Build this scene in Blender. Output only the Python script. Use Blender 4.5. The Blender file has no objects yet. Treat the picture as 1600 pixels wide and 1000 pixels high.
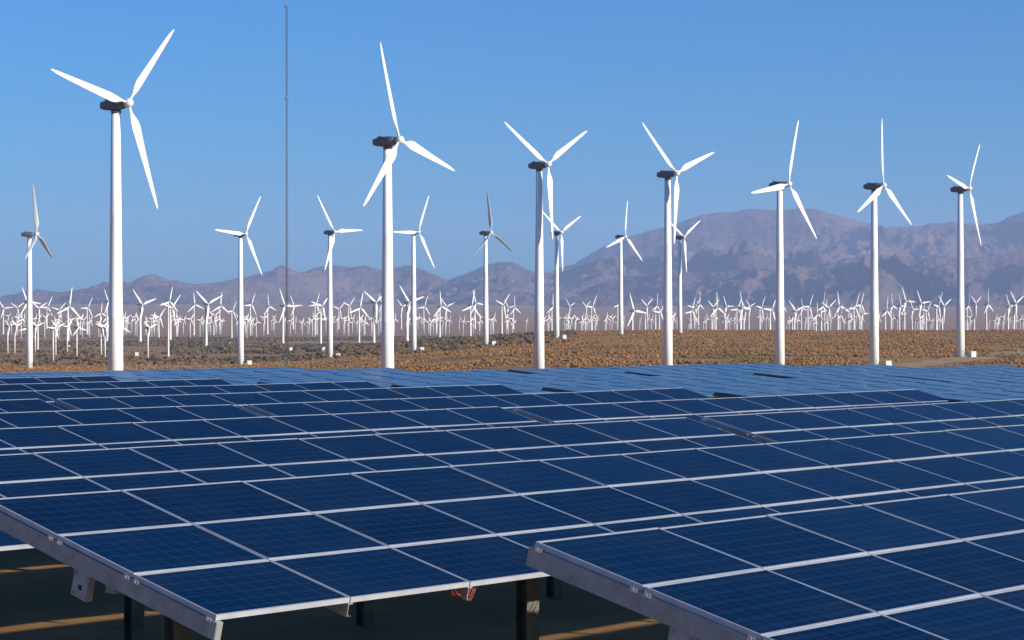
import bpy, bmesh, math, random
import numpy as np
from mathutils import Matrix, Vector
R_ = math.radians
scn = bpy.context.scene
col = scn.collection
rnd = random.Random(7)

# ------------------------------------------------------------------ camera
F, V0 = 3445.0, 500.0                      # focal length and horizon row, in pixels of the 1600 x 1000 photograph
cam = bpy.data.cameras.new('camera')
cam.sensor_width = 36.0
cam.lens = 36.0 * F / 1600.0
cam.clip_start, cam.clip_end = 0.5, 60000.0
cam_o = bpy.data.objects.new('camera', cam)
col.objects.link(cam_o)
cam_o.location = (0, 0, 0)
cam_o.rotation_euler = (R_(90), 0, 0)
scn.camera = cam_o

# ------------------------------------------------------------------ light
SUN_EL, SUN_AZ = R_(17.5), R_(117.5)       # azimuth clockwise from the view axis: behind and to the right
world = bpy.data.worlds.new('World')
scn.world = world
world.use_nodes = True
nt = world.node_tree
nt.nodes.clear()
sky = nt.nodes.new('ShaderNodeTexSky')
sky.sky_type = 'NISHITA'
sky.sun_disc = False
sky.sun_elevation, sky.sun_rotation = SUN_EL, SUN_AZ
sky.altitude, sky.air_density, sky.dust_density, sky.ozone_density = 300, 1.0, 0.9, 2.4
hs = nt.nodes.new('ShaderNodeHueSaturation')
hs.inputs['Saturation'].default_value = 1.15
bg = nt.nodes.new('ShaderNodeBackground')
bg.inputs['Strength'].default_value = 0.12
out = nt.nodes.new('ShaderNodeOutputWorld')
nt.links.new(sky.outputs[0], hs.inputs['Color'])
tint = nt.nodes.new('ShaderNodeMix')
tint.data_type, tint.blend_type = 'RGBA', 'MULTIPLY'
tint.inputs[0].default_value = 1.0
tint.inputs[7].default_value = (.085, .395, .73, 1)      # the film's cool, saturated rendering of a desert sky
nt.links.new(hs.outputs[0], tint.inputs[6])
nt.links.new(tint.outputs[2], bg.inputs['Color'])
nt.links.new(bg.outputs[0], out.inputs[0])
sl = bpy.data.lights.new('sun', 'SUN')
sl.energy, sl.angle, sl.color = 5.0, R_(0.53), (1.0, 0.92, 0.80)
so = bpy.data.objects.new('sun', sl)
col.objects.link(so)
sd = Vector((math.sin(SUN_AZ) * math.cos(SUN_EL), math.cos(SUN_AZ) * math.cos(SUN_EL), math.sin(SUN_EL)))
so.rotation_euler = sd.to_track_quat('Z', 'Y').to_euler()
so.location = sd * 100
scn.view_settings.view_transform = 'Standard'
scn.view_settings.look = 'None'
scn.view_settings.gamma = 1.0
scn.view_settings.exposure = 0.75
scn.cycles.use_denoising = True
scn.cycles.max_bounces = 6
scn.cycles.volume_bounces = 0

# ------------------------------------------------------------------ materials
def new_mat(name):
    m = bpy.data.materials.new(name)
    m.use_nodes = True
    return m, m.node_tree, m.node_tree.nodes['Principled BSDF']

def setp(p, **k):
    for a, b in k.items():
        p.inputs[a.replace('_', ' ')].default_value = b

def ramp(nt, stops):
    r = nt.nodes.new('ShaderNodeValToRGB')
    e = r.color_ramp.elements
    while len(e) < len(stops):
        e.new(0.5)
    for i, (p, c) in enumerate(stops):
        e[i].position = p
        e[i].color = (*c, 1)
    return r

def noise(nt, scale, detail=5, rough=0.6, coord='Object', stretch=None):
    tc = nt.nodes.new('ShaderNodeTexCoord')
    n = nt.nodes.new('ShaderNodeTexNoise')
    n.inputs['Scale'].default_value = scale
    n.inputs['Detail'].default_value = detail
    n.inputs['Roughness'].default_value = rough
    if stretch:
        mp = nt.nodes.new('ShaderNodeMapping')
        mp.inputs['Scale'].default_value = stretch
        nt.links.new(tc.outputs[coord], mp.inputs[0])
        nt.links.new(mp.outputs[0], n.inputs['Vector'])
    else:
        nt.links.new(tc.outputs[coord], n.inputs['Vector'])
    return n

def noisy(name, c0, c1, scale, rough=0.6, metal=0.0, detail=5, stretch=None, bump=0.0, lo=0.35, hi=0.65, spec=0.5):
    m, nt, p = new_mat(name)
    n = noise(nt, scale, detail, stretch=stretch)
    r = ramp(nt, [(lo, c0), (hi, c1)])
    nt.links.new(n.outputs[0], r.inputs[0])
    nt.links.new(r.outputs[0], p.inputs['Base Color'])
    setp(p, Roughness=rough, Metallic=metal)
    p.inputs['Specular IOR Level'].default_value = spec
    if bump:
        b = nt.nodes.new('ShaderNodeBump')
        b.inputs['Strength'].default_value = bump
        nt.links.new(n.outputs[0], b.inputs['Height'])
        nt.links.new(b.outputs[0], p.inputs['Normal'])
    return m

M = {}
M['tower'] = noisy('tower white paint', (.76, .75, .71), (.84, .83, .79), .25, .45, stretch=(3, 3, .12))
M['blade'] = noisy('blade gelcoat', (.60, .60, .59), (.68, .68, .67), .4, .35)
M['nacelle'] = noisy('nacelle grey green paint', (.085, .085, .07), (.13, .13, .105), .8, .5)
M['far_white'] = noisy('distant turbine white', (.58, .55, .51), (.66, .62, .58), .2, .5)
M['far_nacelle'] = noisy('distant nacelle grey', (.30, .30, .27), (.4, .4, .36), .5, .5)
M['alu'] = noisy('anodised aluminium frame', (.40, .42, .46), (.50, .52, .56), 3, .42, metal=.35)
M['alu_dull'] = noisy('dark anodised frame', (.05, .09, .17), (.08, .12, .21), 3, .45)
M['galv'] = noisy('galvanised steel', (.25, .27, .265), (.36, .38, .375), 6, .5, metal=.45, detail=7)
M['bolt'] = noisy('zinc bolt', (.5, .5, .52), (.65, .65, .67), 30, .35, metal=.8)
M['post'] = noisy('weathered steel post', (.09, .085, .07), (.16, .15, .12), 4, .6, metal=.3)
M['wire'] = noisy('red cable insulation', (.22, .03, .02), (.30, .05, .03), 10, .5)
M['mast'] = noisy('mast dull steel', (.08, .09, .11), (.12, .13, .15), .5, .6)
M['box'] = noisy('transformer white enamel', (.46, .45, .41), (.55, .54, .50), 1.5, .5)
M['concrete'] = noisy('concrete pad', (.34, .32, .28), (.45, .42, .37), 2, .9)
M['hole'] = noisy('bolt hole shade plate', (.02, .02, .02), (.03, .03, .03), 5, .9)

def glass_mat(ior=1.06):
    m, nt, p = new_mat('blue polycrystalline solar glass')
    N, L = nt.nodes, nt.links
    tc = N.new('ShaderNodeTexCoord')
    sep = N.new('ShaderNodeSeparateXYZ')
    L.new(tc.outputs['Object'], sep.inputs[0])
    def math_(op, a, b=None, c=None):
        n = N.new('ShaderNodeMath')
        n.operation = op
        for i, v in enumerate((a, b, c)):
            if v is None:
                continue
            if isinstance(v, (int, float)):
                n.inputs[i].default_value = v
            else:
                L.new(v, n.inputs[i])
        return n.outputs[0]
    def grid(sock, pitch, half):
        f = math_('FRACT', math_('ADD', math_('DIVIDE', sock, pitch), .5))
        d = math_('ABSOLUTE', math_('SUBTRACT', f, .5))
        return math_('GREATER_THAN', d, .5 - half)
    gx = grid(sep.outputs[0], .1515, .035)
    gy = grid(math_('ADD', sep.outputs[1], .077), .154, .02)
    seam = math_('MAXIMUM', gx, gy)
    wv = noise(nt, 6.0, 2)
    yy = math_('ADD', sep.outputs[1], math_('MULTIPLY', math_('SUBTRACT', wv.outputs[0], .5), .010))
    bus = math_('POWER', math_('ABSOLUTE', math_('SINE', math_('MULTIPLY', yy, math.pi / .154))), 5.0)
    vo = N.new('ShaderNodeTexVoronoi')
    vo.inputs['Scale'].default_value = 45
    L.new(tc.outputs['Object'], vo.inputs['Vector'])
    oi = N.new('ShaderNodeObjectInfo')
    cr = ramp(nt, [(0, (.0002, .0072, .026)), (1, (.0008, .0150, .052))])
    sp = N.new('ShaderNodeSeparateColor')
    L.new(vo.outputs['Color'], sp.inputs[0])
    L.new(math_('ADD', math_('MULTIPLY', sp.outputs[0], .35), math_('MULTIPLY', oi.outputs['Random'], .65)), cr.inputs[0])
    mx = N.new('ShaderNodeMix'); mx.data_type = 'RGBA'
    L.new(math_('MULTIPLY', bus, .55), mx.inputs[0])
    L.new(cr.outputs[0], mx.inputs[6]); mx.inputs[7].default_value = (.006, .028, .082, 1)
    m2 = N.new('ShaderNodeMix'); m2.data_type = 'RGBA'
    L.new(math_('MULTIPLY', seam, .75), m2.inputs[0])
    L.new(mx.outputs[2], m2.inputs[6]); m2.inputs[7].default_value = (.012, .036, .095, 1)
    # a thin uneven dust film
    geo = N.new('ShaderNodeNewGeometry')
    dn_ = N.new('ShaderNodeTexNoise'); dn_.inputs['Scale'].default_value = 1.6; dn_.inputs['Detail'].default_value = 7
    L.new(geo.outputs['Position'], dn_.inputs['Vector'])
    dr = ramp(nt, [(.42, (0, 0, 0)), (.75, (.08, .08, .08))])
    L.new(dn_.outputs[0], dr.inputs[0])
    m3 = N.new('ShaderNodeMix'); m3.data_type = 'RGBA'
    L.new(dr.outputs[0], m3.inputs[0]); L.new(m2.outputs[2], m3.inputs[6]); m3.inputs[7].default_value = (.05, .07, .10, 1)
    L.new(m3.outputs[2], p.inputs['Base Color'])
    n = noise(nt, 3.0, 3)
    mr = N.new('ShaderNodeMapRange')
    mr.inputs[3].default_value, mr.inputs[4].default_value = .10, .20
    L.new(n.outputs[0], mr.inputs[0])
    L.new(mr.outputs[0], p.inputs['Roughness'])
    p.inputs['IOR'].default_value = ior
    return m
M['glass'] = glass_mat()
M['glass_far'] = glass_mat(1.19)             # the tables past the aisle: index raised to brighten their sky reflection

def ground_mat():
    m, nt, p = new_mat('desert soil')
    N, L = nt.nodes, nt.links
    a = noise(nt, .012, 8, .62)
    b = noise(nt, .9, 8, .7)
    ra = ramp(nt, [(.30, (.29, .155, .055)), (.5, (.39, .21, .072)), (.7, (.32, .20, .09))])
    L.new(a.outputs[0], ra.inputs[0])
    rb = ramp(nt, [(.25, (.62, .6, .58)), (.75, (1.12, 1.1, 1.08))])
    L.new(b.outputs[0], rb.inputs[0])
    mx = N.new('ShaderNodeMix'); mx.data_type = 'RGBA'; mx.blend_type = 'MULTIPLY'
    mx.inputs[0].default_value = 1
    L.new(ra.outputs[0], mx.inputs[6]); L.new(rb.outputs[0], mx.inputs[7])
    L.new(mx.outputs[2], p.inputs['Base Color'])
    setp(p, Roughness=.95)
    p.inputs['Specular IOR Level'].default_value = .15
    bm_ = N.new('ShaderNodeBump'); bm_.inputs['Strength'].default_value = .6
    L.new(b.outputs[0], bm_.inputs['Height']); L.new(bm_.outputs[0], p.inputs['Normal'])
    return m
M['ground'] = ground_mat()
M['track'] = noisy('pale sandy track', (.33, .20, .10), (.42, .27, .14), .08, .95, detail=8, spec=.15)
M['road'] = noisy('pale gravel road', (.34, .28, .24), (.42, .35, .3), .05, .95, detail=8, spec=.15)
M['scrub'] = None
def scrub_mat(name, stops, scale):
    m, nt, p = new_mat(name)
    n = noise(nt, scale, 6, .75)
    r = ramp(nt, stops)
    nt.links.new(n.outputs[0], r.inputs[0])
    n2 = noise(nt, .017, 4, .6)
    r2 = ramp(nt, [(.38, (.72, .82, .62)), (.5, (1, 1, 1)), (.62, (1.18, 1.02, .9))])
    nt.links.new(n2.outputs[0], r2.inputs[0])
    mx = nt.nodes.new('ShaderNodeMix'); mx.data_type = 'RGBA'; mx.blend_type = 'MULTIPLY'
    mx.inputs[0].default_value = 1
    nt.links.new(r.outputs[0], mx.inputs[6]); nt.links.new(r2.outputs[0], mx.inputs[7])
    nt.links.new(mx.outputs[2], p.inputs['Base Color'])
    setp(p, Roughness=.95)
    p.inputs['Specular IOR Level'].default_value = .1
    return m
M['scrub'] = scrub_mat('dry desert brush', [(.28, (.15, .082, .03)), (.44, (.235, .125, .042)), (.56, (.30, .155, .05)), (.72, (.21, .13, .048))], .11)
M['dark_scrub'] = scrub_mat('dark green desert bushes', [(.35, (.065, .05, .026)), (.6, (.15, .10, .048))], .1)

def rock_mat():
    m, nt, p = new_mat('bare mountain rock')
    N, L = nt.nodes, nt.links
    a = noise(nt, .0011, 9, .62)
    b = noise(nt, .006, 8, .7)
    ra = ramp(nt, [(.3, (.085, .062, .055)), (.5, (.165, .108, .08)), (.7, (.27, .16, .12))])
    L.new(a.outputs[0], ra.inputs[0])
    rb = ramp(nt, [(.32, (.55, .55, .57)), (.68, (1.3, 1.25, 1.2))])
    L.new(b.outputs[0], rb.inputs[0])
    mx = N.new('ShaderNodeMix'); mx.data_type = 'RGBA'; mx.blend_type = 'MULTIPLY'
    mx.inputs[0].default_value = 1
    L.new(ra.outputs[0], mx.inputs[6]); L.new(rb.outputs[0], mx.inputs[7])
    L.new(mx.outputs[2], p.inputs['Base Color'])
    setp(p, Roughness=1)
    nb = noise(nt, .012, 8, .65)
    bp = N.new('ShaderNodeBump'); bp.inputs['Strength'].default_value = 1.0; bp.inputs['Distance'].default_value = 75
    L.new(nb.outputs[0], bp.inputs['Height']); L.new(bp.outputs[0], p.inputs['Normal'])
    p.inputs['Specular IOR Level'].default_value = .1
    return m
M['rock'] = rock_mat()

# ------------------------------------------------------------------ helpers
def tag(o, label=None, cat=None, group=None, kind=None):
    if label: o['label'] = label
    if cat: o['category'] = cat
    if group: o['group'] = group
    if kind: o['kind'] = kind
    return o

def empty(name, loc, rz=0.0):
    o = bpy.data.objects.new(name, None)
    o.empty_display_size = .5
    col.objects.link(o)
    o.location = loc
    o.rotation_euler = (0, 0, rz)
    return o

def link(name, me, parent=None, loc=(0, 0, 0), rot=(0, 0, 0)):
    o = bpy.data.objects.new(name, me)
    col.objects.link(o)
    if parent: o.parent = parent
    o.location = loc
    o.rotation_euler = rot
    return o

class MB:
    """collects shapes into one mesh"""
    def __init__(self):
        self.v, self.f, self.m = [], [], []
        self.smooth = []
    def add(self, vs, fs, mi=0, smooth=False):
        k = len(self.v)
        self.v += [tuple(p) for p in vs]
        self.f += [tuple(i + k for i in f) for f in fs]
        self.m += [mi] * len(fs)
        self.smooth += [smooth] * len(fs)
    def box(self, x0, x1, y0, y1, z0, z1, mi=0, mat=None):
        vs = [Vector((x, y, z)) for z in (z0, z1) for y in (y0, y1) for x in (x0, x1)]
        if mat: vs = [mat @ p for p in vs]
        self.add(vs, [(0, 2, 3, 1), (4, 5, 7, 6), (0, 1, 5, 4), (2, 6, 7, 3), (0, 4, 6, 2), (1, 3, 7, 5)], mi)
    def rings(self, rs, caps=True, mi=0, smooth=True):
        n = len(rs[0])
        vs = [p for r in rs for p in r]
        fs = [(i * n + j, i * n + (j + 1) % n, (i + 1) * n + (j + 1) % n, (i + 1) * n + j) for i in range(len(rs) - 1) for j in range(n)]
        self.add(vs, fs, mi, smooth)
        if caps:
            k = len(self.v) - len(vs)
            self.f.append(tuple(k + j for j in reversed(range(n)))); self.m.append(mi); self.smooth.append(False)
            self.f.append(tuple(k + (len(rs) - 1) * n + j for j in range(n))); self.m.append(mi); self.smooth.append(False)
    def tube(self, pts, r, n=6, mi=0, smooth=True):
        rs = []
        for i, p in enumerate(pts):
            p = Vector(p)
            d = (Vector(pts[min(i + 1, len(pts) - 1)]) - Vector(pts[max(i - 1, 0)])).normalized()
            u = d.cross(Vector((0, 0, 1)))
            if u.length < 1e-3: u = d.cross(Vector((1, 0, 0)))
            u.normalize(); w = d.cross(u)
            rr = r[i] if isinstance(r, (list, tuple)) else r
            rs.append([p + (u * math.cos(a) + w * math.sin(a)) * rr for a in [2 * math.pi * j / n for j in range(n)]])
        self.rings(rs, True, mi, smooth)
    def mesh(self, name, mats, mat=None):
        me = bpy.data.meshes.new(name)
        vs = [mat @ Vector(p) for p in self.v] if mat else self.v
        me.from_pydata(vs, [], self.f)
        for a in mats: me.materials.append(a)
        me.polygons.foreach_set('material_index', self.m)
        me.polygons.foreach_set('use_smooth', self.smooth)
        bm = bmesh.new(); bm.from_mesh(me)
        bmesh.ops.recalc_face_normals(bm, faces=bm.faces)
        bm.to_mesh(me); bm.free()
        me.update()
        return me

def np_mesh(name, V, Q, mats, smooth=True, mi=None):
    """mesh from numpy arrays; Q has 3 or 4 columns"""
    me = bpy.data.meshes.new(name)
    k = Q.shape[1]
    me.vertices.add(len(V)); me.vertices.foreach_set('co', np.asarray(V, np.float32).ravel())
    me.loops.add(Q.size); me.loops.foreach_set('vertex_index', Q.astype(np.int32).ravel())
    me.polygons.add(len(Q))
    me.polygons.foreach_set('loop_start', np.arange(0, Q.size, k, dtype=np.int32))
    me.polygons.foreach_set('use_smooth', np.full(len(Q), smooth))
    for a in mats: me.materials.append(a)
    me.update(calc_edges=True)
    me.validate()
    return me

def vnoise(x, y, seed):
    """value noise, numpy"""
    xi, yi = np.floor(x).astype(np.int64), np.floor(y).astype(np.int64)
    fx, fy = x - xi, y - yi
    fx, fy = fx * fx * fx * (fx * (6 * fx - 15) + 10), fy * fy * fy * (fy * (6 * fy - 15) + 10)
    def h(a, b):
        n = (a * 374761393 + b * 668265263 + seed * 974634777) & 0x7fffffff
        n = ((n ^ (n >> 13)) * 1274126177) & 0x7fffffff
        return ((n ^ (n >> 16)) & 0xffff) / 65535.0
    a, b, c, d = h(xi, yi), h(xi + 1, yi), h(xi, yi + 1), h(xi + 1, yi + 1)
    return (a * (1 - fx) + b * fx) * (1 - fy) + (c * (1 - fx) + d * fx) * fy
def fbm(x, y, seed, octv=5, gain=.5, ridged=False):
    t, amp, s = 0, 1.0, 0
    for o in range(octv):
        n = vnoise(x * 2 ** o + 17.3 * o, y * 2 ** o - 9.1 * o, seed + o)
        if ridged: n = 1 - np.abs(2 * n - 1)
        t = t + n * amp; s += amp; amp *= gain
    return t / s

def pnoise(x, y, seed):
    """gradient noise, about -0.7..0.7"""
    xi, yi = np.floor(x).astype(np.int64), np.floor(y).astype(np.int64)
    fx, fy = x - xi, y - yi
    def g(a, b, dx, dy):
        n = (a * 374761393 + b * 668265263 + seed * 974634777) & 0x7fffffff
        n = ((n ^ (n >> 13)) * 1274126177) & 0x7fffffff
        t = ((n ^ (n >> 16)) & 0xffff) / 65536.0 * 2 * math.pi
        return np.cos(t) * dx + np.sin(t) * dy
    u, v = fx ** 3 * (fx * (6 * fx - 15) + 10), fy ** 3 * (fy * (6 * fy - 15) + 10)
    return (g(xi, yi, fx, fy) * (1 - u) + g(xi + 1, yi, fx - 1, fy) * u) * (1 - v) + (g(xi, yi + 1, fx, fy - 1) * (1 - u) + g(xi + 1, yi + 1, fx - 1, fy - 1) * u) * v
def ridges(x, y, seed, octv=7, gain=.55, lac=2.03):
    """ridged multifractal: sharp crests that branch into smaller spurs, about 0..1"""
    t, amp, s, w = 0, 1.0, 0, 1.0
    for o in range(octv):
        n = 1 - np.abs(pnoise(x * lac ** o + 31.7 * o, y * lac ** o - 12.9 * o, seed + o)) * 1.7
        n = np.clip(n, 0, 1) ** 1.7
        t = t + n * w * amp; s += amp; amp *= gain
        w = np.clip(n * 1.6, 0, 1)
    return t / s

# ------------------------------------------------------------------ terrain
LEFT = [(0, -3.84), (25, -3.84), (50, -4.05), (78, -4.2), (100, -5.3), (150, -8.2), (300, -15), (473, -20), (800, -21.5), (1150, -23.5), (1500, -24), (4000, -24),
        (5000, -16), (7000, 14), (9000, 48), (11000, 78), (20000, 150)]
RIGHT = [(0, -3.84), (25, -3.84), (50, -4.05), (78, -4.2), (100, -5.3), (150, -8.2), (300, -15), (473, -19.5), (640, -18.6), (774, -17), (853, -15.2), (1100, -12.4), (1472, -9),
         (1560, -7.2), (1640, -7.6), (1760, -11), (2100, -21), (2300, -24), (4000, -24), (5000, -16), (7000, 14), (9000, 48), (11000, 78), (20000, 150)]
LD, LZ = np.array(LEFT).T
RD, RZ = np.array(RIGHT).T
def ground_z(X, Y):
    X, Y = np.asarray(X, float), np.asarray(Y, float)
    D = np.hypot(X, Y)
    ang = np.arctan2(X, Y)
    w = F * np.tan(np.clip(ang, -1.0, 1.0))
    t = np.clip((w + 480) / 660, 0, 1); s = t * t * (3 - 2 * t)
    t2 = np.clip((w - 2200) / 1800, 0, 1); s = s * (1 - t2 * t2 * (3 - 2 * t2))
    z = np.interp(D, LD, LZ) * (1 - s) + np.interp(D, RD, RZ) * s
    a = np.clip((D - 160) / 400, 0, 1) * np.clip((9000 - D) / 4000, 0, 1)
    z = z + a * ((fbm(X / 60 + 50, Y / 60 + 50, 3, 3) - .5) * 1.3 * np.clip(2 - D / 2500, .2, 1) + (fbm(X / 420, Y / 420, 9, 2) - .5) * 1.6)
    z = z + (fbm(X / 2.5 + 9, Y / 2.5 + 9, 5, 3) - .5) * .10 * np.clip(1 - D / 300, 0, 1)
    return z
def gz(x, y): return float(ground_z(np.array([x]), np.array([y]))[0])
def on_ground(u, v):
    """ground point seen at photo pixel u, v"""
    kx, kz = (u - 800) / F, -(v - V0) / F
    Ys = np.geomspace(85, 12000, 6000)
    d = kz * Ys - ground_z(kx * Ys, Ys)
    hit = np.where(d < 0)[0]
    Y = Ys[hit[0]] if len(hit) else Ys[-1]
    return kx * Y, Y, gz(kx * Y, Y)

def build_ground():
    dense = np.linspace(-.30, .30, 361)
    az = np.concatenate([np.linspace(-math.pi, -.32, 60), dense, np.linspace(.32, math.pi, 60)[:-1]])
    D = np.concatenate([np.linspace(.6, 12, 10), np.geomspace(13, 100, 110), np.geomspace(102, 2400, 320), np.geomspace(2450, 18500, 70)])
    A, DD = np.meshgrid(az, D)
    X, Y = np.sin(A) * DD, np.cos(A) * DD
    Z = ground_z(X, Y)
    n, m = len(az), len(D)
    V = np.stack([X.ravel(), Y.ravel(), Z.ravel()], 1)
    V = np.vstack([V, [[0, 0, -3.84]]])
    j, i = np.meshgrid(np.arange(m - 1), np.arange(n), indexing='ij')
    i2 = (i + 1) % n
    Q = np.stack([j * n + i, j * n + i2, (j + 1) * n + i2, (j + 1) * n + i], -1).reshape(-1, 4)
    c = len(V) - 1
    k = np.arange(n)
    cap = np.stack([np.full(n, c), (k + 1) % n, k, np.full(n, c)], 1)[:, :3]
    cap4 = np.stack([cap[:, 0], cap[:, 1], cap[:, 2], cap[:, 2]], 1)
    me = bpy.data.meshes.new('ground')
    faces = [tuple(q[::-1]) for q in Q.tolist()] + [tuple(t) for t in cap.tolist()]
    me.from_pydata(V.tolist(), [], faces)
    me.materials.append(M['ground'])
    me.polygons.foreach_set('use_smooth', [True] * len(faces))
    me.update()
    tag(link('ground', me), 'brown scrubby desert ground rising to a low ridge', 'ground', kind='structure')
build_ground()

def strip(name, pts, width, mat, label, lift=.12):
    P = [np.array(on_ground(u, v)[:2]) for u, v in pts]
    S = []
    for a, b in zip(P[:-1], P[1:]):
        n = max(2, int(np.linalg.norm(b - a) / 4))
        S += [a + (b - a) * k / n for k in range(n)]
    S.append(P[-1])
    S = np.array(S)
    for _ in range(6):
        S[1:-1] = (S[:-2] + 2 * S[1:-1] + S[2:]) / 4
    T = np.gradient(S, axis=0); T /= np.linalg.norm(T, axis=1)[:, None]
    Nn = np.stack([-T[:, 1], T[:, 0]], 1)
    wv = width * (.5 + .12 * np.sin(np.arange(len(S)) * .37) + .08 * np.sin(np.arange(len(S)) * .91))[:, None]
    lanes = [S + Nn * wv * k for k in (-1, -.5, 0, .5, 1)]
    V = np.concatenate(lanes); n = len(S)
    Z = ground_z(V[:, 0], V[:, 1]) + lift
    j, i = np.meshgrid(np.arange(4), np.arange(n - 1), indexing='ij')
    Q = np.stack([j * n + i, j * n + i + 1, (j + 1) * n + i + 1, (j + 1) * n + i], -1).reshape(-1, 4)[:, ::-1]
    me = np_mesh(name, np.column_stack([V, Z]), Q, [mat])
    return tag(link(name, me), label, 'track', kind='structure')
strip('dirt_track', [(1370, 577), (1440, 569), (1520, 560), (1640, 543)], 17, M['track'], 'sandy dirt track passing the rightmost large turbine')
strip('dirt_track', [(180, 574), (300, 572), (390, 569), (470, 565)], 22, M['track'], 'orange dirt track in front of the brush at left of centre')
strip('dirt_track', [(12, 553), (50, 579)], 5, M['track'], 'narrow tan track running diagonally to the leftmost tower')
strip('gravel_road', [(380, 537), (560, 534), (700, 533), (830, 533)], 26, M['road'], 'pale straight road crossing the plain behind the brush', .2)

# ------------------------------------------------------------------ mountains
def mountains(name, label, crest, D1, foot, back, amp, seed, du, u0, u1, wl):
    cu, cv = np.array(crest, float).T
    u = np.linspace(u0, u1, int((u1 - u0) / du))
    zc = (V0 - np.interp(u, cu, cv)) / F * D1
    zc = zc + (fbm(u / 26, u * 0 + 3, seed + 40, 4) - .5) * amp * .16 * np.clip(zc, 0, 400)
    js = np.concatenate([np.linspace(0, 1, 260), np.linspace(1.03, 1.5, 16)])
    U, J = np.meshgrid(u, js)
    ZC = np.broadcast_to(zc, U.shape)
    D = np.where(J <= 1, foot + (D1 - foot) * J, D1 + (back - D1) * (J - 1) * 2)
    X, Y = (U - 800) / F * D, D
    base = np.interp(D, LD, LZ) - 25
    shape = np.where(J <= 1, .30 * J + .70 * J ** 1.9, 1 - (J - 1) * 1.7)
    wx = pnoise(X / 1300, Y / 1300, seed + 9) * 700 + pnoise(X / 450, Y / 450, seed + 19) * 160
    wy = pnoise(X / 1300 + 40, Y / 1300, seed + 29) * 700
    r = ridges((X + wx) / wl, (Y + wy) / (wl * 1.5), seed)
    rb = ridges((X + wx * .6) / (wl * .3), (Y + wy * .6) / (wl * .42), seed + 60, 5)
    env = np.where(J <= 1, np.clip(4 * J * (1 - J), 0, 1) ** .7 * .92 + .08, .08) * np.clip(J * 7, 0, 1)
    Z = base * (1 - shape) + ZC * shape + env * amp * np.maximum(ZC, 60) * ((r - .42) * 1.7 + (rb - .42) * .55) * (1 - .9 * np.clip(J, 0, 1) ** 2.2)
    n, m = len(u), len(js)
    j, i = np.meshgrid(np.arange(m - 1), np.arange(n - 1), indexing='ij')
    Q = np.stack([j * n + i, j * n + i + 1, (j + 1) * n + i + 1, (j + 1) * n + i], -1).reshape(-1, 4)
    me = np_mesh(name, np.stack([X.ravel(), Y.ravel(), Z.ravel()], 1), Q, [M['rock']])
    return tag(link(name, me), label, 'mountains', kind='structure')
mountains('mountains', 'low hazy mountain range along the left horizon',
          [(-900, 470), (-700, 462), (-500, 468), (-300, 474), (0, 468), (60, 461), (100, 457), (150, 449), (200, 441), (240, 437), (275, 440), (310, 447), (340, 441), (380, 432), (420, 424), (445, 422), (470, 425), (500, 419), (540, 416),
           (600, 419), (640, 416), (665, 424), (700, 437), (740, 421), (780, 407), (800, 408), (830, 421), (860, 430), (920, 450), (1000, 470), (1100, 490)],
          13500, 10300, 15000, .62, 11, 2.5, -900, 1050, 1500)
mountains('mountains', 'tall blue hazy mountain massif on the right horizon',
          [(780, 478), (815, 447), (840, 432), (870, 420), (900, 409), (940, 386), (1000, 366), (1050, 350), (1100, 336), (1150, 328), (1200, 328), (1250, 325), (1300, 332), (1350, 348),
           (1400, 356), (1440, 354), (1490, 347), (1530, 350), (1560, 345), (1600, 331), (1680, 310), (1800, 330), (2000, 360), (2400, 400)],
          15000, 10800, 16800, .60, 23, 2.5, 780, 2400, 1900)
mountains('mountains', 'brown foothills in front of the tall right massif',
          [(860, 484), (900, 458), (950, 436), (1000, 428), (1040, 418), (1090, 425), (1140, 415), (1200, 410), (1260, 418), (1310, 408), (1370, 398), (1420, 404), (1480, 398), (1530, 402), (1600, 390),
           (1700, 380), (1850, 400), (2000, 420)],
          11500, 9300, 12800, .66, 37, 2.5, 860, 2000, 1200)

# ------------------------------------------------------------------ scrub
def scrub(name, label, X, Y, size, mat, seed, sides=5):
    g = np.random.default_rng(seed)
    n = len(X)
    Z = ground_z(X, Y)
    a = (np.arange(sides) / sides * 2 * math.pi)[None, :] + g.uniform(0, 6.3, (n, 1))
    def ring(rf, hf, jr):
        rr = size[:, None] * rf * g.uniform(1 - jr, 1 + jr, (n, sides))
        return np.stack([X[:, None] + np.cos(a) * rr, Y[:, None] + np.sin(a) * rr, Z[:, None] + size[:, None] * hf * g.uniform(.8, 1.2, (n, sides))], -1)
    lo, mid = ring(.55, -.05, .35), ring(.95, .42, .4)
    top = np.stack([X + g.uniform(-.2, .2, n) * size, Y + g.uniform(-.2, .2, n) * size, Z + size * g.uniform(.75, 1.1, n)], -1)[:, None, :]
    V = np.concatenate([lo, mid, top], 1).reshape(-1, 3)
    k = 2 * sides + 1
    T = []
    for j in range(sides):
        b = (j + 1) % sides
        T += [(j, b, sides + b), (j, sides + b, sides + j), (sides + j, sides + b, 2 * sides)]
    T = np.array(T)[None] + (np.arange(n) * k)[:, None, None]
    me = np_mesh(name, V, T.reshape(-1, 3), [mat], smooth=False)
    return tag(link(name, me), label, 'scrub', kind='stuff')
g = np.random.default_rng(5)
def field(n, d0, d1, u0, u1, thin):
    D = np.sqrt(g.uniform(d0 ** 2, d1 ** 2, n)); u = g.uniform(u0, u1, n)
    a = np.arctan((u - 800) / F)
    X, Y = D * np.sin(a), D * np.cos(a)
    keep = fbm(X / 28, Y / 28, 77, 3) + g.uniform(-.18, .18, n) > thin
    return X[keep], Y[keep], u[keep], D[keep]
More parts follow.
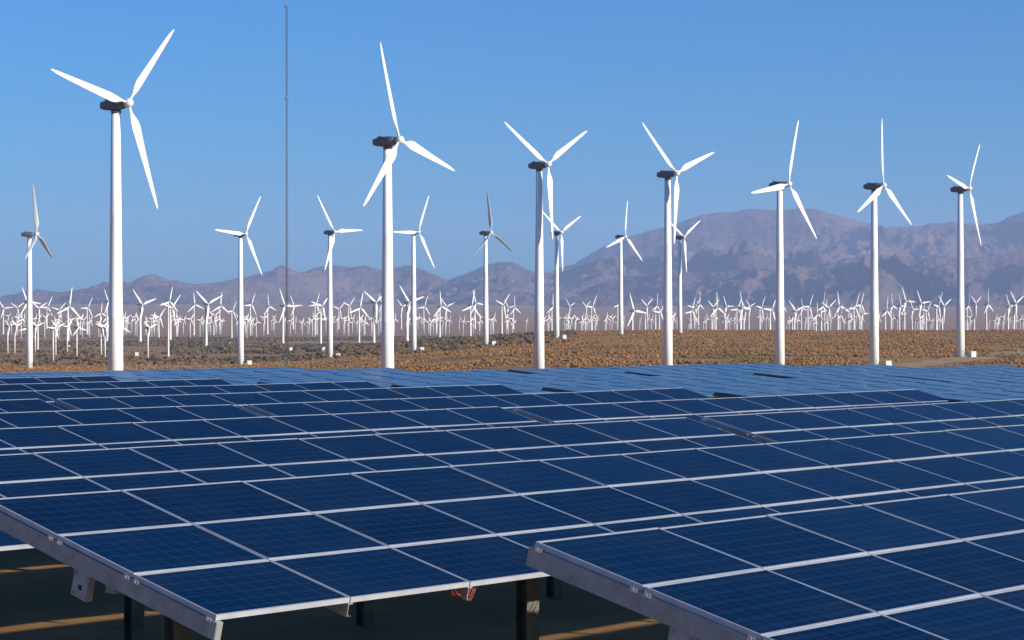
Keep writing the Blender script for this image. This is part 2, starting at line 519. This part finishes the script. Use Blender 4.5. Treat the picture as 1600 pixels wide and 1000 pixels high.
track_pts = np.array([on_ground(u, v)[:2] for u, v in [(1370 + 30 * k, np.interp(1370 + 30 * k, [1370, 1440, 1520, 1640], [577, 569, 560, 543])) for k in range(10)]
                      ] + [on_ground(u, v)[:2] for u, v in [(180 + 12 * k, np.interp(180 + 12 * k, [180, 300, 390, 470], [574, 572, 569, 565])) for k in range(25)]])
def off_track(X, Y, r):
    d = np.min(np.hypot(X[:, None] - track_pts[None, :, 0], Y[:, None] - track_pts[None, :, 1]), 1)
    return d > r
X, Y, u, D = field(200000, 560, 1720, -350, 1950, .46)
k = off_track(X, Y, 13) & ((u > 560) | (D < 1260) )
X, Y = X[k], Y[k]
scrub('desert_scrub', 'dense rusty brown desert brush covering the low ridge', X, Y, g.uniform(.28, 1.0, len(X)) * (.75 + .5 * g.random(len(X)) ** 4), M['scrub'], 1)
X, Y, u, D = field(36000, 1150, 3300, -420, 900, .5)
k = off_track(X, Y, 16) & (fbm(X / 160, Y / 160, 31, 2) > .47)
X, Y = X[k], Y[k]
cl = []
for u0_, u1_, v0_, v1_, n_ in ((268, 365, 535, 553, 260), (425, 445, 541, 547, 40), (528, 545, 541, 549, 50), (90, 150, 545, 560, 60)):
    for _ in range(n_):
        cl.append(on_ground(g.uniform(u0_, u1_), g.uniform(v0_, v1_))[:2])
cl = np.array(cl)
nb_ = len(X)
X, Y = np.concatenate([X, cl[:, 0]]), np.concatenate([Y, cl[:, 1]])
scrub('dark_scrub', 'dark green desert bushes scattered over the left plain', X, Y, np.concatenate([g.uniform(.8, 2.4, nb_), g.uniform(1.8, 3.6, len(cl))]), M['dark_scrub'], 2)

# ------------------------------------------------------------------ solar tables
PSI, TILT = R_(41.54), R_(13.8)
d1 = Vector((math.sin(PSI), math.cos(PSI), 0)); dn = Vector((-math.cos(PSI), math.sin(PSI), 0))
PW, PH = 1.406, 1.0
TILTM = Matrix.Rotation(TILT, 4, 'X')

def panel_meshes():
    w, h, t, fr, fx = PW / 2 - .007, PH / 2 - .006, .042, .021, .012
    gl = MB()
    gl.box(-w + fx - .004, w - fx + .004, -h + fr - .004, h - fr + .004, -.012, -.005)
    fm = MB()
    fm.box(-w, w, -h, -h + fr, -t, 0); fm.box(-w, w, h - fr, h, -t, 0)
    fm.box(-w, -w + fx, -h + fr, h - fr, -t, 0); fm.box(w - fx, w, -h + fr, h - fr, -t, 0)
    g_me = gl.mesh('panel_glass', [M['glass']]); f_me = fm.mesh('panel_frame', [M['alu']])
    def one(fr, fx, mt, gm):
        bo = MB()
        bo.box(-w + fx - .004, w - fx + .004, -h + fr - .004, h - fr + .004, -.012, -.005, 0)
        bo.box(-w, w, -h, -h + fr, -t, 0, 1); bo.box(-w, w, h - fr, h, -t, 0, 1)
        bo.box(-w, -w + fx, -h + fr, h - fr, -t, 0, 1); bo.box(w - fx, w, -h + fr, h - fr, -t, 0, 1)
        return bo.mesh('solar_panel', [M[gm], M[mt]])
    return g_me, f_me, one(.021, .011, 'alu', 'glass'), one(.009, .008, 'alu_dull', 'glass_far')
PG, PF, PB, PD = panel_meshes()

def rafter_mesh(cols, end, mat='galv', z0=-.185):
    """sloping channel under the panel joints; table local frame, tilted"""
    b = MB()
    z1 = -.044
    if end:                      # channel with its web outside, flanges towards the table
        b.box(-.012, -.006, -.03, 3.03, z0, z1, mat=TILTM)
        b.box(-.006, .05, -.03, 3.03, z0, z0 + .006, mat=TILTM)
        b.box(-.006, .05, -.03, 3.03, z1 - .006, z1, mat=TILTM)
        b.box(-.006, .05, -.034, -.030, z0, z1, mat=TILTM)
    else:
        b.box(-.025, -.019, -.01, 2.98, z0 + .03, z1, mat=TILTM)
        b.box(-.019, .025, -.01, 2.98, z0 + .03, z0 + .036, mat=TILTM)
        b.box(-.019, .025, -.01, 2.98, z1 - .006, z1, mat=TILTM)
    return b.mesh('rafter', [M[mat]])
END_RAIL, RM = rafter_mesh(1, True), rafter_mesh(1, False)
_t = TILTM; TILTM = Matrix.Rotation(R_(4.5), 4, 'X'); END_RAIL_FLAT = rafter_mesh(1, True, 'post', -.10); TILTM = _t  # flat tables' end rails: dark post steel stands in for their shade
END_RAIL_FAR = rafter_mesh(1, True, 'galv', -.10)

def clip_mesh():
    b = MB()
    b.box(-.020, -.0125, -.03, .03, -.06, -.028, mat=TILTM)
    c = TILTM @ Vector((-.018, 0, -.044))
    b.tube([c, c + Vector((-.014, 0, 0))], .011, 6, smooth=False)
    return b.mesh('clip', [M['bolt']])
CLIP = clip_mesh()

def bracket_mesh():
    b = MB()
    y = 1.62
    b.box(-.010, -.004, y - .11, y + .09, -.40, -.186, mat=TILTM)
    b.box(-.004, .05, y - .116, y - .110, -.40, -.186, mat=TILTM)
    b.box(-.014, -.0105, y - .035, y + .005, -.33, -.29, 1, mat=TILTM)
    for dy, dz in ((-.085, -.375), (.065, -.375), (-.085, -.21), (.065, -.21)):
        c = TILTM @ Vector((-.010, y + dy, dz))
        b.tube([c, c + Vector((-.012, 0, 0))], .010, 6)
    return b.mesh('bracket', [M['galv'], M['hole']])
BRK = bracket_mesh()

def wire_mesh():
    b = MB()
    for s, dep, w in ((0, .13, .17), (.03, .16, .21), (-.04, .09, .12)):
        pts = []
        for i in range(13):
            q = i / 12
            p = TILTM @ Vector((0, .10 + s, -.05))
            pts.append(p + Vector(((q - .5) * 2 * w + s, .02 * math.sin(q * 9), -dep * math.sin(math.pi * q) ** .8 * (1 + .15 * math.sin(q * 11)))))
        b.tube(pts, .0055, 5)
    return b.mesh('cable', [M['wire']])
WIRE = wire_mesh()

ORD = ['first', 'second', 'third', 'fourth', 'fifth', 'sixth', 'seventh', 'eighth', 'ninth', 'tenth', 'eleventh', 'twelfth', 'thirteenth', 'fourteenth', 'fifteenth', 'sixteenth', 'seventeenth', 'eighteenth']
def table(S, ztop, t0, cols, label, near, TILT=TILT, RE=None):
    """one ground-mounted array table: S distance across the rows of its top edge, t0 start along the row"""
    TILTM = Matrix.Rotation(TILT, 4, 'X')
    RE = RE or (END_RAIL if near and S < 24 and t0 < 20 else END_RAIL_FAR)
    L = cols * PW
    zlow = -ztop - 3 * math.sin(TILT)
    org = d1 * t0 + dn * (S - 3 * math.cos(TILT))            # low left corner
    mid = org + d1 * (L / 2) + dn * 1.5
    base_z = gz(mid.x, mid.y)
    root = empty('solar_table', (mid.x, mid.y, base_z), math.pi / 2 - PSI)
    tag(root, label, 'solar panels', 'tables of solar panels')
    off = Vector((-L / 2, -1.5, zlow - base_z))              # local position of the low left corner
    for c in range(cols):
        for r in range(3):
            loc = off + TILTM @ Vector(((c + .5) * PW, r * PH + .5 * PH, 0))
            jit = (TILT + rnd.uniform(-.006, .006), rnd.uniform(-.004, .004), 0)
            if near:
                p = link('panel', PG, root, loc, jit)
                link('frame', PF, p)
            else:
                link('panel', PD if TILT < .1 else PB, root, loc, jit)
    link('end_rail', RE, root, off + Vector((0, 0, 0)))
    e2 = link('end_rail', RE, root, off + Vector((L, 3 * 0, 0)))
    e2.scale = (-1, 1, 1)
    if near:
        for c in range(1, cols):
            link('rafter', RM, root, off + Vector((c * PW, 0, 0)))
        for y in (.06, .94, 1.06, 1.94, 2.06, 2.94):
            link('clip', CLIP, root, off + TILTM @ Vector((0, y, 0)))
        link('bracket', BRK, root, off)
        for c in ([2, 4, 7, 10] if cols > 6 else [2]):
            link('cable', WIRE, root, off + Vector((c * PW + rnd.uniform(-.06, .06), 0, 0)))
    b = MB()
    m0 = TILTM @ Vector((0, 1.62, -.30))
    b.box(.3, L - .3, m0.y - .06, m0.y + .06, m0.z - .09, m0.z + .09)
    link('beam', b.mesh('beam', [M['galv']]), root, off)
    xs = [1.0 + i * (L - 2.0) / 4 for i in range(5)]
    for x in xs:
        w = org + d1 * x + dn * (m0.y)
        h = zlow + m0.z - .09 - gz(w.x, w.y) + .15
        q = MB()
        q.box(-.09, .09, -.075, -.067, -h, 0); q.box(-.09, .09, .067, .075, -h, 0); q.box(-.006, .006, -.067, .067, -h, 0)
        q.box(-.12, .12, -.10, .10, -.012, 0)
        link('post', q.mesh('post', [M['post']]), root, off + Vector((x, m0.y, m0.z - .09)))
    return root

def ztop(S):
    return float(np.interp(S, [10, 15.5, 21.3, 27, 32.6, 38.2, 43.9, 49.5, 60, 75], [1.56, 1.498, 1.551, 1.589, 1.65, 1.669, 1.69, 1.717, 1.75, 1.80]))
rows = [10.18, 15.51] + [21.30 + 5.62 * k for k in range(9)]
starts = [11.73, 10.88, 11.35, 13.1, 11.6, 11.2, 11.9, 11.4, 11.7, 11.3, 11.5]
cols1 = [14, 14, 12, 12, 12, 12, 12, 12, 12, 12, 12]
WHERE = ['nearest', 'second', 'third', 'fourth', 'fifth', 'sixth', 'seventh', 'eighth', 'ninth', 'tenth', 'eleventh']
def seen(S, t0, L):
    for k in range(13):
        for y in (0, -2.9):
            p = d1 * (t0 + L * k / 12) + dn * (S + y)
            if p.y > 2 and p.y < 84:
                u = 800 + F * p.x / p.y
                v = V0 + F * (ztop(S) + (0.7 if y else 0)) / p.y
                if -80 < u < 1680 and v < 1040: return True
    return False
for i, S in enumerate(rows):
    t = starts[i]
    seg = [(t, cols1[i]), (t + cols1[i] * PW + .45, 10)]
    t2 = 44.3
    seg += [(t2, 12), (t2 + 12 * PW + .7, 12), (t2 + 24 * PW + 1.4, 12)]
    for j, (t0, c) in enumerate(seg):
        if not seen(S, t0, c * PW): continue
        if i == 0: lab = 'nearest blue solar table at the lower right with its grey end rail showing'
        elif i == 1 and j == 0: lab = 'large blue solar table at lower left with bright lit front edge'
        elif j == 0: lab = 'long blue solar table, front part of the %s row from the camera' % WHERE[i]
        elif j == 1: lab = 'blue solar table just past the gap in the %s row from the camera' % WHERE[i]
        else: lab = 'paler blue solar table beyond the aisle, %s in the %s row from the camera' % (ORD[j - 2], WHERE[i])
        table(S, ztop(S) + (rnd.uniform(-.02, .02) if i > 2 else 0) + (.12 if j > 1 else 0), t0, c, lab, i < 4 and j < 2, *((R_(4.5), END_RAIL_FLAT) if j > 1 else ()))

# ------------------------------------------------------------------ wind turbines
RR = 23.5
def blade_mesh(name, R=RR, mat='blade'):
    b = MB()
    st = [(.0, .55, .55, 0), (.04, .55, .55, 0), (.09, .80, .48, 14), (.16, 1.95, .42, 13), (.22, 2.35, .36, 11), (.35, 2.05, .27, 8), (.5, 1.7, .20, 5), (.65, 1.4, .15, 3), (.8, 1.1, .11, 1.5), (.92, .8, .08, .5), (.98, .36, .05, 0), (1, .12, .03, 0)]
    rs = []
    sc = R / RR
    for f, ch, th, tw in st:
        ring = []
        for j in range(12):
            a = 2 * math.pi * j / 12
            x = math.cos(a) * ch * .5; y = math.sin(a) * th * .5 * (1 if math.cos(a) < .3 else .6)
            x -= (ch - .55) * .18
            ta = R_(tw + 2)
            ring.append(Vector((x * math.cos(ta) - y * math.sin(ta), x * math.sin(ta) + y * math.cos(ta) - .012 * R * f * f / sc, f * R / sc)) * sc)
        rs.append(ring)
    b.rings(rs)
    return b.mesh(name, [M[mat]])
BLADE = blade_mesh('blade')
def nacelle_mesh(mat):
    """axis along -Y towards the rotor, origin on the tower axis at hub height"""
    b = MB()
    secs = [(-2.6, .55, .6, .0), (-2.55, .95, 1.0, 0), (-1.6, 1.25, 1.25, .0), (0, 1.35, 1.4, .02), (1.4, 1.3, 1.32, .05), (3.0, 1.15, 1.1, .15), (3.7, 1.0, .9, .22), (3.85, .7, .6, .25)]
    rs = []
    for y, wx, wz, dz in secs:
        ring = []
        for j in range(20):
            a = 2 * math.pi * j / 20
            cx, cz = math.cos(a), math.sin(a)
            k = (abs(cx) ** 4 + abs(cz) ** 4) ** -.25
            ring.append(Vector((cx * k * wx, y, cz * k * wz * .86 + dz)))
        rs.append(ring)
    b.rings(rs)
    b.box(-.5, .5, 1.2, 2.6, 1.12, 1.45)
    b.tube([(0, 2.4, 1.4), (0, 2.4, 2.5)], .05, 5)
    rs = [[Vector((math.cos(a) * r, math.sin(a) * r, z)) for a in [2 * math.pi * j / 20 for j in range(20)]] for z, r in ((-1.9, 1.08), (-1.25, 1.12))]
    b.rings(rs)
    return b.mesh('nacelle', [M[mat]])
NAC = nacelle_mesh('nacelle'); NACF = nacelle_mesh('far_nacelle')
def hub_mesh(mat):
    b = MB()
    prof = [(.75, .75), (.3, 1.0), (-.3, 1.02), (-.8, .85), (-1.15, .5), (-1.3, .12)]
    b.rings([[Vector((math.cos(a) * r, y, math.sin(a) * r)) for a in [2 * math.pi * j / 18 for j in range(18)]] for y, r in prof])
    return b.mesh('hub', [M[mat]])
HUB = hub_mesh('blade')
def tower_mesh(h, mat, seg=28, doors=True, rb=1.72, rt=.98):
    b = MB()
    zs = []
    for f in (0, .33, .66, 1.0):
        zs.append(f)
    rs = []
    def ring(z, r): return [Vector((math.cos(2 * math.pi * j / seg) * r, math.sin(2 * math.pi * j / seg) * r, z)) for j in range(seg)]
    for f in (0, .32, .323, .326, .66, .663, .666, 1.0):
        z = f * h - 1.0 * (f == 0)
        fl = .035 if f in (.323, .663) else 0
        rs.append(ring(z, rb + (rt - rb) * f + fl))
    b.rings(rs)
    return b.mesh('tower', [M[mat]])

def turbine(hu, hv, rpx, theta, label, alpha, pitch=0):
    """full detail turbine from the photo position of its hub, rotor radius in pixels and angle of the first blade"""
    Yh = F * RR / rpx
    axis = Vector((math.sin(R_(alpha)), -math.cos(R_(alpha)), 0))
    hub = Vector(((hu - 800) / F * Yh, Yh, -(hv - V0) / F * Yh))
    foot = hub - axis * 3.5
    zb = gz(foot.x, foot.y)
    H = hub.z - 1.9 - zb - .3
    root = empty('wind_turbine', (foot.x, foot.y, zb), R_(alpha))
    tag(root, label, 'wind turbine', 'large white wind turbines')
    link('tower', tower_mesh(H, 'tower'), root)
    b = MB()
    b.box(-.42, .42, -1.74, -1.66, 1.0, 3.0); b.box(-.6, .6, -2.3, -1.6, .72, .80); b.box(-.55, .55, -2.7, -2.3, .35, .43)
    link('door', b.mesh('door', [M['galv']]), root, (0, 0, 0), (0, 0, R_(-20)))
    tilt = R_(-4)
    n = link('nacelle', NAC, root, (0, 0, H + 1.85), (tilt, 0, 0))
    rot = Matrix.Translation((0, 0, H + 1.85)) @ Matrix.Rotation(tilt, 4, 'X') @ Matrix.Translation((0, -3.5, 0))
    hb = link('hub', HUB, root)
    hb.matrix_local = rot
    for k in range(3):
        bl = link('blade', BLADE, root)
        bl.matrix_local = rot @ Matrix.Rotation(R_(theta + 120 * k), 4, 'Y') @ Matrix.Translation((0, -.1, .35)) @ Matrix.Rotation(R_(pitch), 4, 'Z')
    return root, foot, zb

def transformer(x, y, label):
    z = gz(x, y)
    root = empty('transformer_box', (x, y, z), R_(25))
    tag(root, label, 'transformer', 'white transformer boxes beside the towers')
    b = MB(); b.box(-1.1, 1.1, -.9, .9, .25, 2.3)
    link('cabinet', b.mesh('cabinet', [M['box']]), root)
    b = MB(); b.box(-1.25, 1.25, -1.05, 1.05, 2.303, 2.45)
    link('lid', b.mesh('lid', [M['box']]), root)
    b = MB(); b.box(-1.5, 1.5, -1.3, 1.3, -.4, .247)
    link('pad', b.mesh('pad', [M['concrete']]), root)
    b = MB()
    for s in (-1, 1): b.box(s * .53 - .48, s * .53 + .48, -.93, -.903, .35, 2.2)
    link('door', b.mesh('door', [M['box']]), root)
    b = MB()
    for k in range(9): b.box(1.103, 1.35, -.8 + k * .19, -.72 + k * .19, .5, 2.0)
    link('cooling_fins', b.mesh('cooling_fins', [M['box']]), root)

BIG = [
 (57, 365, 77, -3, 'slim white wind turbine at the far left with its rotor nearly edge on', 84, False),
 (200, 160, 171, 42, 'tallest and nearest white wind turbine, left side of the photo', 57.7, False),
 (384, 365, 72, 33, 'midsize turbine between the tallest turbine and the thin lattice mast', 56, 'turbine left of the lattice mast'),
 (523, 362, 67, -34, 'midsize turbine just right of the thin lattice mast', 54, 'turbine just right of the lattice mast'),
 (624, 218, 153, -15, 'second tallest turbine, one blade tilted up to the left, near the centre', 58, None),
 (654, 362, 66, 28, 'midsize turbine right behind the second tallest turbine', 55, 'turbine right behind the second tallest one'),
 (767, 363, 65, -5, 'midsize turbine with dark upright blade, midway between two tall towers', 58, 'turbine with dark upright blade'),
 (856, 256, 117, -60, 'tall turbine whose two upper blades spread in a wide V, right of centre', 50, False),
 (877, 363, 61, -57, 'midsize turbine with raised V blades close behind the wide V turbine', 53, 'turbine behind the wide V turbine'),
 (977, 369, 57.5, 11, 'midsize turbine standing where the right mountain slope begins', 53, False),
 (1057, 270, 113, -50, 'tall turbine in front of the mountain, long blade pointing upper left', 51, False),
 (1069, 370, 55, -60, 'midsize turbine partly hidden beside the tall tower before the mountain', 52, False),
 (1232, 287, 109, 20, 'tall turbine before the highest part of the mountain, blade reaching left', 50, False),
 (1380, 289, 105, 4, 'tall turbine with upright blade, second from the right edge', 53.5, 'second large turbine from the right'),
 (1514, 294, 95, 39, 'rightmost large turbine standing beside the sandy track', 58, 'rightmost large turbine'),
]
tower_u = []
for hu, hv, rp, th, lab, al, bx in BIG:
    root, foot, zb = turbine(hu, hv, rp, th, lab, al, 82 if hu in (57, 767) else 0)
    tower_u.append(800 + F * foot.x / foot.y)
    if bx:
        transformer(foot.x + 4.4, foot.y - 1.0, 'white transformer box at the foot of the ' + bx)

for u_, v_, lab_ in ((107, 544, 'white transformer box out on the dark brush left of the tallest turbine'), (213, 556, 'lone white transformer box in the brush right of the tallest turbine'),
                     (360, 539, 'white transformer box on the plain left of the mast turbine'), (454, 548, 'white transformer box in the brush right of the thin mast'), (505, 548, 'white transformer box just left of the turbine beside the mast')):
    x_, y_, z_ = on_ground(u_, v_)
    transformer(x_, y_, lab_)
# small turbines further out: (hub u, hub v, base v or 0 when the ridge hides it, rotor px)
MID = [
 (5,482,522,15),(26,481,517,15),(41,472,556,22),(59,482,551,18),(73,480,512,17),(106,479,534,27),(92,484,510,14),(136,481,522,17),(157,489,526,14),(167,471,535,20),
 (219,476,534,30),(263,471,557,20),(266,481,532,26),(303,476,524,17),(322,475,542,30),(343,478,512,20),(248,495,527,16),(277,498,525,12),(334,493,524,14),(362,486,530,16),(391,476,524,18),
 (418,479,522,18),(442,478,541,27),(458,478,515,17),(470,503,516,15),(492,476,525,18),(501,478,541,24),(495,488,523,14),(529,483,512,15),(544,478,522,18),(561,481,541,22),(570,503,522,14),(584,472,546,30),(595,474,520,16),
 (636,473,541,33),(627,479,512,15),(662,479,506,16),(687,479,539,22),(696,479,508,18),(735,478,535,24),(742,474,508,20),(784,476,533,22),(792,481,512,16),
 (802,481,512,21),(862,479,522,18),(888,479,515,17),(914,479,522,15),(924,479,529,18),(965,476,529,18),(988,486,0,28),
 (1008,478,0,20),(1024,478,0,18),(1030,488,0,18),(1079,486,0,20),(1084,481,0,18),(1091,476,0,18),(1112,480,0,20),(1118,481,0,22),(1133,479,0,18),(1151,483,0,18),(1157,481,0,25),(1162,484,0,20),(1187,481,0,20),
 (1203,484,0,26),(1241,486,0,22),(1238,494,0,20),(1262,479,0,20),(1275,491,0,18),(1283,479,0,22),(1288,484,0,16),(1293,481,0,19),(1309,479,0,22),(1312,493,0,18),(1334,481,0,22),(1343,476,0,18),(1346,491,0,16),
 (1383,486,0,20),(1392,478,0,18),(1405,478,0,19),(1413,471,0,22),(1411,493,0,14),(1437,474,0,22),(1441,492,0,18),(1463,479,0,25),(1472,478,0,24),(1447,486,0,18),
 (1511,478,0,18),(1522,474,0,20),(1541,476,0,22),(1575,479,0,21),(1584,474,0,27),(1425,484,0,15),(1252,482,0,15),(1222,480,0,15),(1170,479,0,15),(1325,487,0,14),
]
FB = blade_mesh('far_blade', 17.0, 'far_white')
for v_ in FB.vertices: v_.co.x *= 1.35
FT = tower_mesh(1.0, 'far_white', 12, rb=1.25, rt=.7)
for v_ in FT.vertices:                       # unit-height tower: keep its top and foot at 0 and 1
    v_.co.z = min(max(v_.co.z, -.02), 1)
BIGN = ['%s' % o for o in ORD]
mids = sorted(MID)
zone_count = {}
def zone(u):
    return sum(1 for q in tower_u if q < u)
rt = random.Random(21)
for hu, hv, bv, rp in mids:
    Yh = F * 17.0 * 1.08 / rp
    Yh = min(max(Yh, 1900), 4200)
    if bv:
        Yh = min(max(24 * F / max(bv - V0, 8), 1300), 4600)
    zb = gz((hu - 800) / F * Yh, Yh)
    H = -(hv - V0) / F * Yh - zb
    rad = min(max(1.15 * rp / F * Yh, .28 * H), .62 * H)
    s = rad / 17.0
    zi = zone(hu)
    zone_count[zi] = zone_count.get(zi, 0) + 1
    o_ = ORD[zone_count[zi] - 1]
    if zi == 0: place = 'before the slim turbine at the far left edge'
    elif zi >= len(tower_u): place = 'right of the rightmost large tower'
    else: place = 'between the %s and %s large towers' % (ORD[zi - 1], ORD[zi])
    x = (hu - 800) / F * Yh
    root = empty('small_wind_turbine', (x, Yh, zb), R_(54 + rt.uniform(-9, 9)))
    tag(root, '%s small far turbine from left %s' % (o_, place), 'wind turbine', 'small far wind turbines')
    tw = link('tower', FT, root); tw.scale = (s, s, H - 1.2 * s)
    nn = link('nacelle', NACF, root, (0, 0, H)); nn.scale = (s * .72, s * .72, s * .72)
    th = rt.uniform(0, 120)
    for k in range(3):
        bl = link('blade', FB, root)
        bl.matrix_local = Matrix.Translation((0, -2.6 * s, H)) @ Matrix.Rotation(R_(th + 120 * k), 4, 'Y') @ Matrix.Scale(s, 4)

# tiny old turbines in the far band: one mesh each, a few rotor positions shared
def tiny_mesh(th):
    b = MB()
    b.tube([(0, 0, -1), (0, 0, 23.6)], [.75, .5], 6)
    b.box(-.8, .8, -1.6, 2.2, 23.6, 25.2, 1)
    for k in range(3):
        a = R_(th + 120 * k)
        d = Vector((math.sin(a), 0, math.cos(a))); p = Vector((math.cos(a), 0, -math.sin(a)))
        c = Vector((0, -2.2, 24.4))
        rs = [[c + d * r + p * w, c + d * r + Vector((0, .16, 0)), c + d * r - p * w, c + d * r - Vector((0, .16, 0))] for r, w in ((.3, .35), (2.2, .75), (6, .5), (9.5, .15))]
        b.rings(rs, smooth=False)
    return b.mesh('tiny_wind_turbine', [M['far_white'], M['far_nacelle']])
TINY = [tiny_mesh(t) for t in (0, 17, 34, 52, 70, 88, 105)]
rt = random.Random(99)
spots = []
for k in range(285):                          # the dense pale band on the plain
    u = rt.uniform(-6, 1010) if rt.random() < .66 else rt.uniform(1010, 1605)
    hv = rt.gauss(503, 4.5) if u < 420 else rt.gauss(504, 2.6)
    Yt = rt.uniform(2700, 4400) if u < 420 else rt.uniform(3100, 4500)
    spots.append((u, Yt, 1.0, 'tiny white turbine in the dense pale band below the far mountains', 'tiny turbines in the far band'))
near = [(12,520,552),(23,518,552),(83,515,563),(87,525,558),(120,520,561),(158,513,556),(164,525,559),(41,525,563),(231,518,561),(190,520,556),(55,520,550),(105,528,552)]
for u, hv, bv in near:
    spots.append((u, 23.5 * F / (bv - V0), None, 'short old turbine standing low in the brush in the left quarter of the photo', 'old turbines standing in the left brush'))
for u, Yt, sc, lab, grp in spots:
    x = (u - 800) / F * Yt
    o = link('tiny_wind_turbine', rt.choice(TINY), None, (x, Yt, gz(x, Yt)), (0, 0, R_(54 + rt.uniform(-14, 14))))
    s = rt.uniform(.85, 1.15) if sc else .78
    o.scale = (s, s, s)
    tag(o, lab.replace('lattice-height ', ''), 'wind turbine', grp)

# ------------------------------------------------------------------ lattice mast
def mast():
    Ym = 700.0
    x = (448 - 800) / F * Ym
    zb = gz(x, Ym)
    top = (V0 - 8) / F * Ym
    H = top - zb
    root = empty('lattice_mast', (x, Ym, zb), R_(20))
    tag(root, 'very tall thin grey lattice mast right of the tallest turbine', 'mast')
    w = .34
    P = [Vector((math.cos(a) * w, math.sin(a) * w, 0)) for a in (R_(90), R_(210), R_(330))]
    b = MB()
    for p in P: b.tube([p + Vector((0, 0, -.5)), p + Vector((0, 0, H))], .08, 6)
    link('legs', b.mesh('legs', [M['mast']]), root)
    b = MB()
    n = int(H / .9)
    for i in range(n):
        z0, z1 = H * i / n, H * (i + 1) / n
        for k in range(3):
            q, r = P[k], P[(k + 1) % 3]
            if i % 2: q, r = r, q
            b.tube([q + Vector((0, 0, z0)), r + Vector((0, 0, z1))], .03, 4, smooth=False)
    link('bracing', b.mesh('bracing', [M['mast']]), root)
    b = MB()
    for zz in (H - 30.0, H - .8):
        b.box(-.5, .5, -.5, .5, zz, zz + .8)
    link('beacon', b.mesh('beacon', [M['mast']]), root)
mast()

# ------------------------------------------------------------------ haze
def haze():
    m = bpy.data.materials.new('desert haze')
    m.use_nodes = True
    nt = m.node_tree
    nt.nodes.clear()
    o = nt.nodes.new('ShaderNodeOutputMaterial')
    v = nt.nodes.new('ShaderNodeVolumePrincipled')
    v.inputs['Color'].default_value = (.50, .64, 1.0, 1)
    v.inputs['Density'].default_value = 6.0e-5
    nt.links.new(v.outputs[0], o.inputs['Volume'])
    b = MB()
    b.box(-19000, 19000, -19000, 19000, -29, 850)
    tag(link('haze', b.mesh('haze', [m])), 'pale blue haze over the far plain and mountains', 'haze', kind='stuff')
haze()
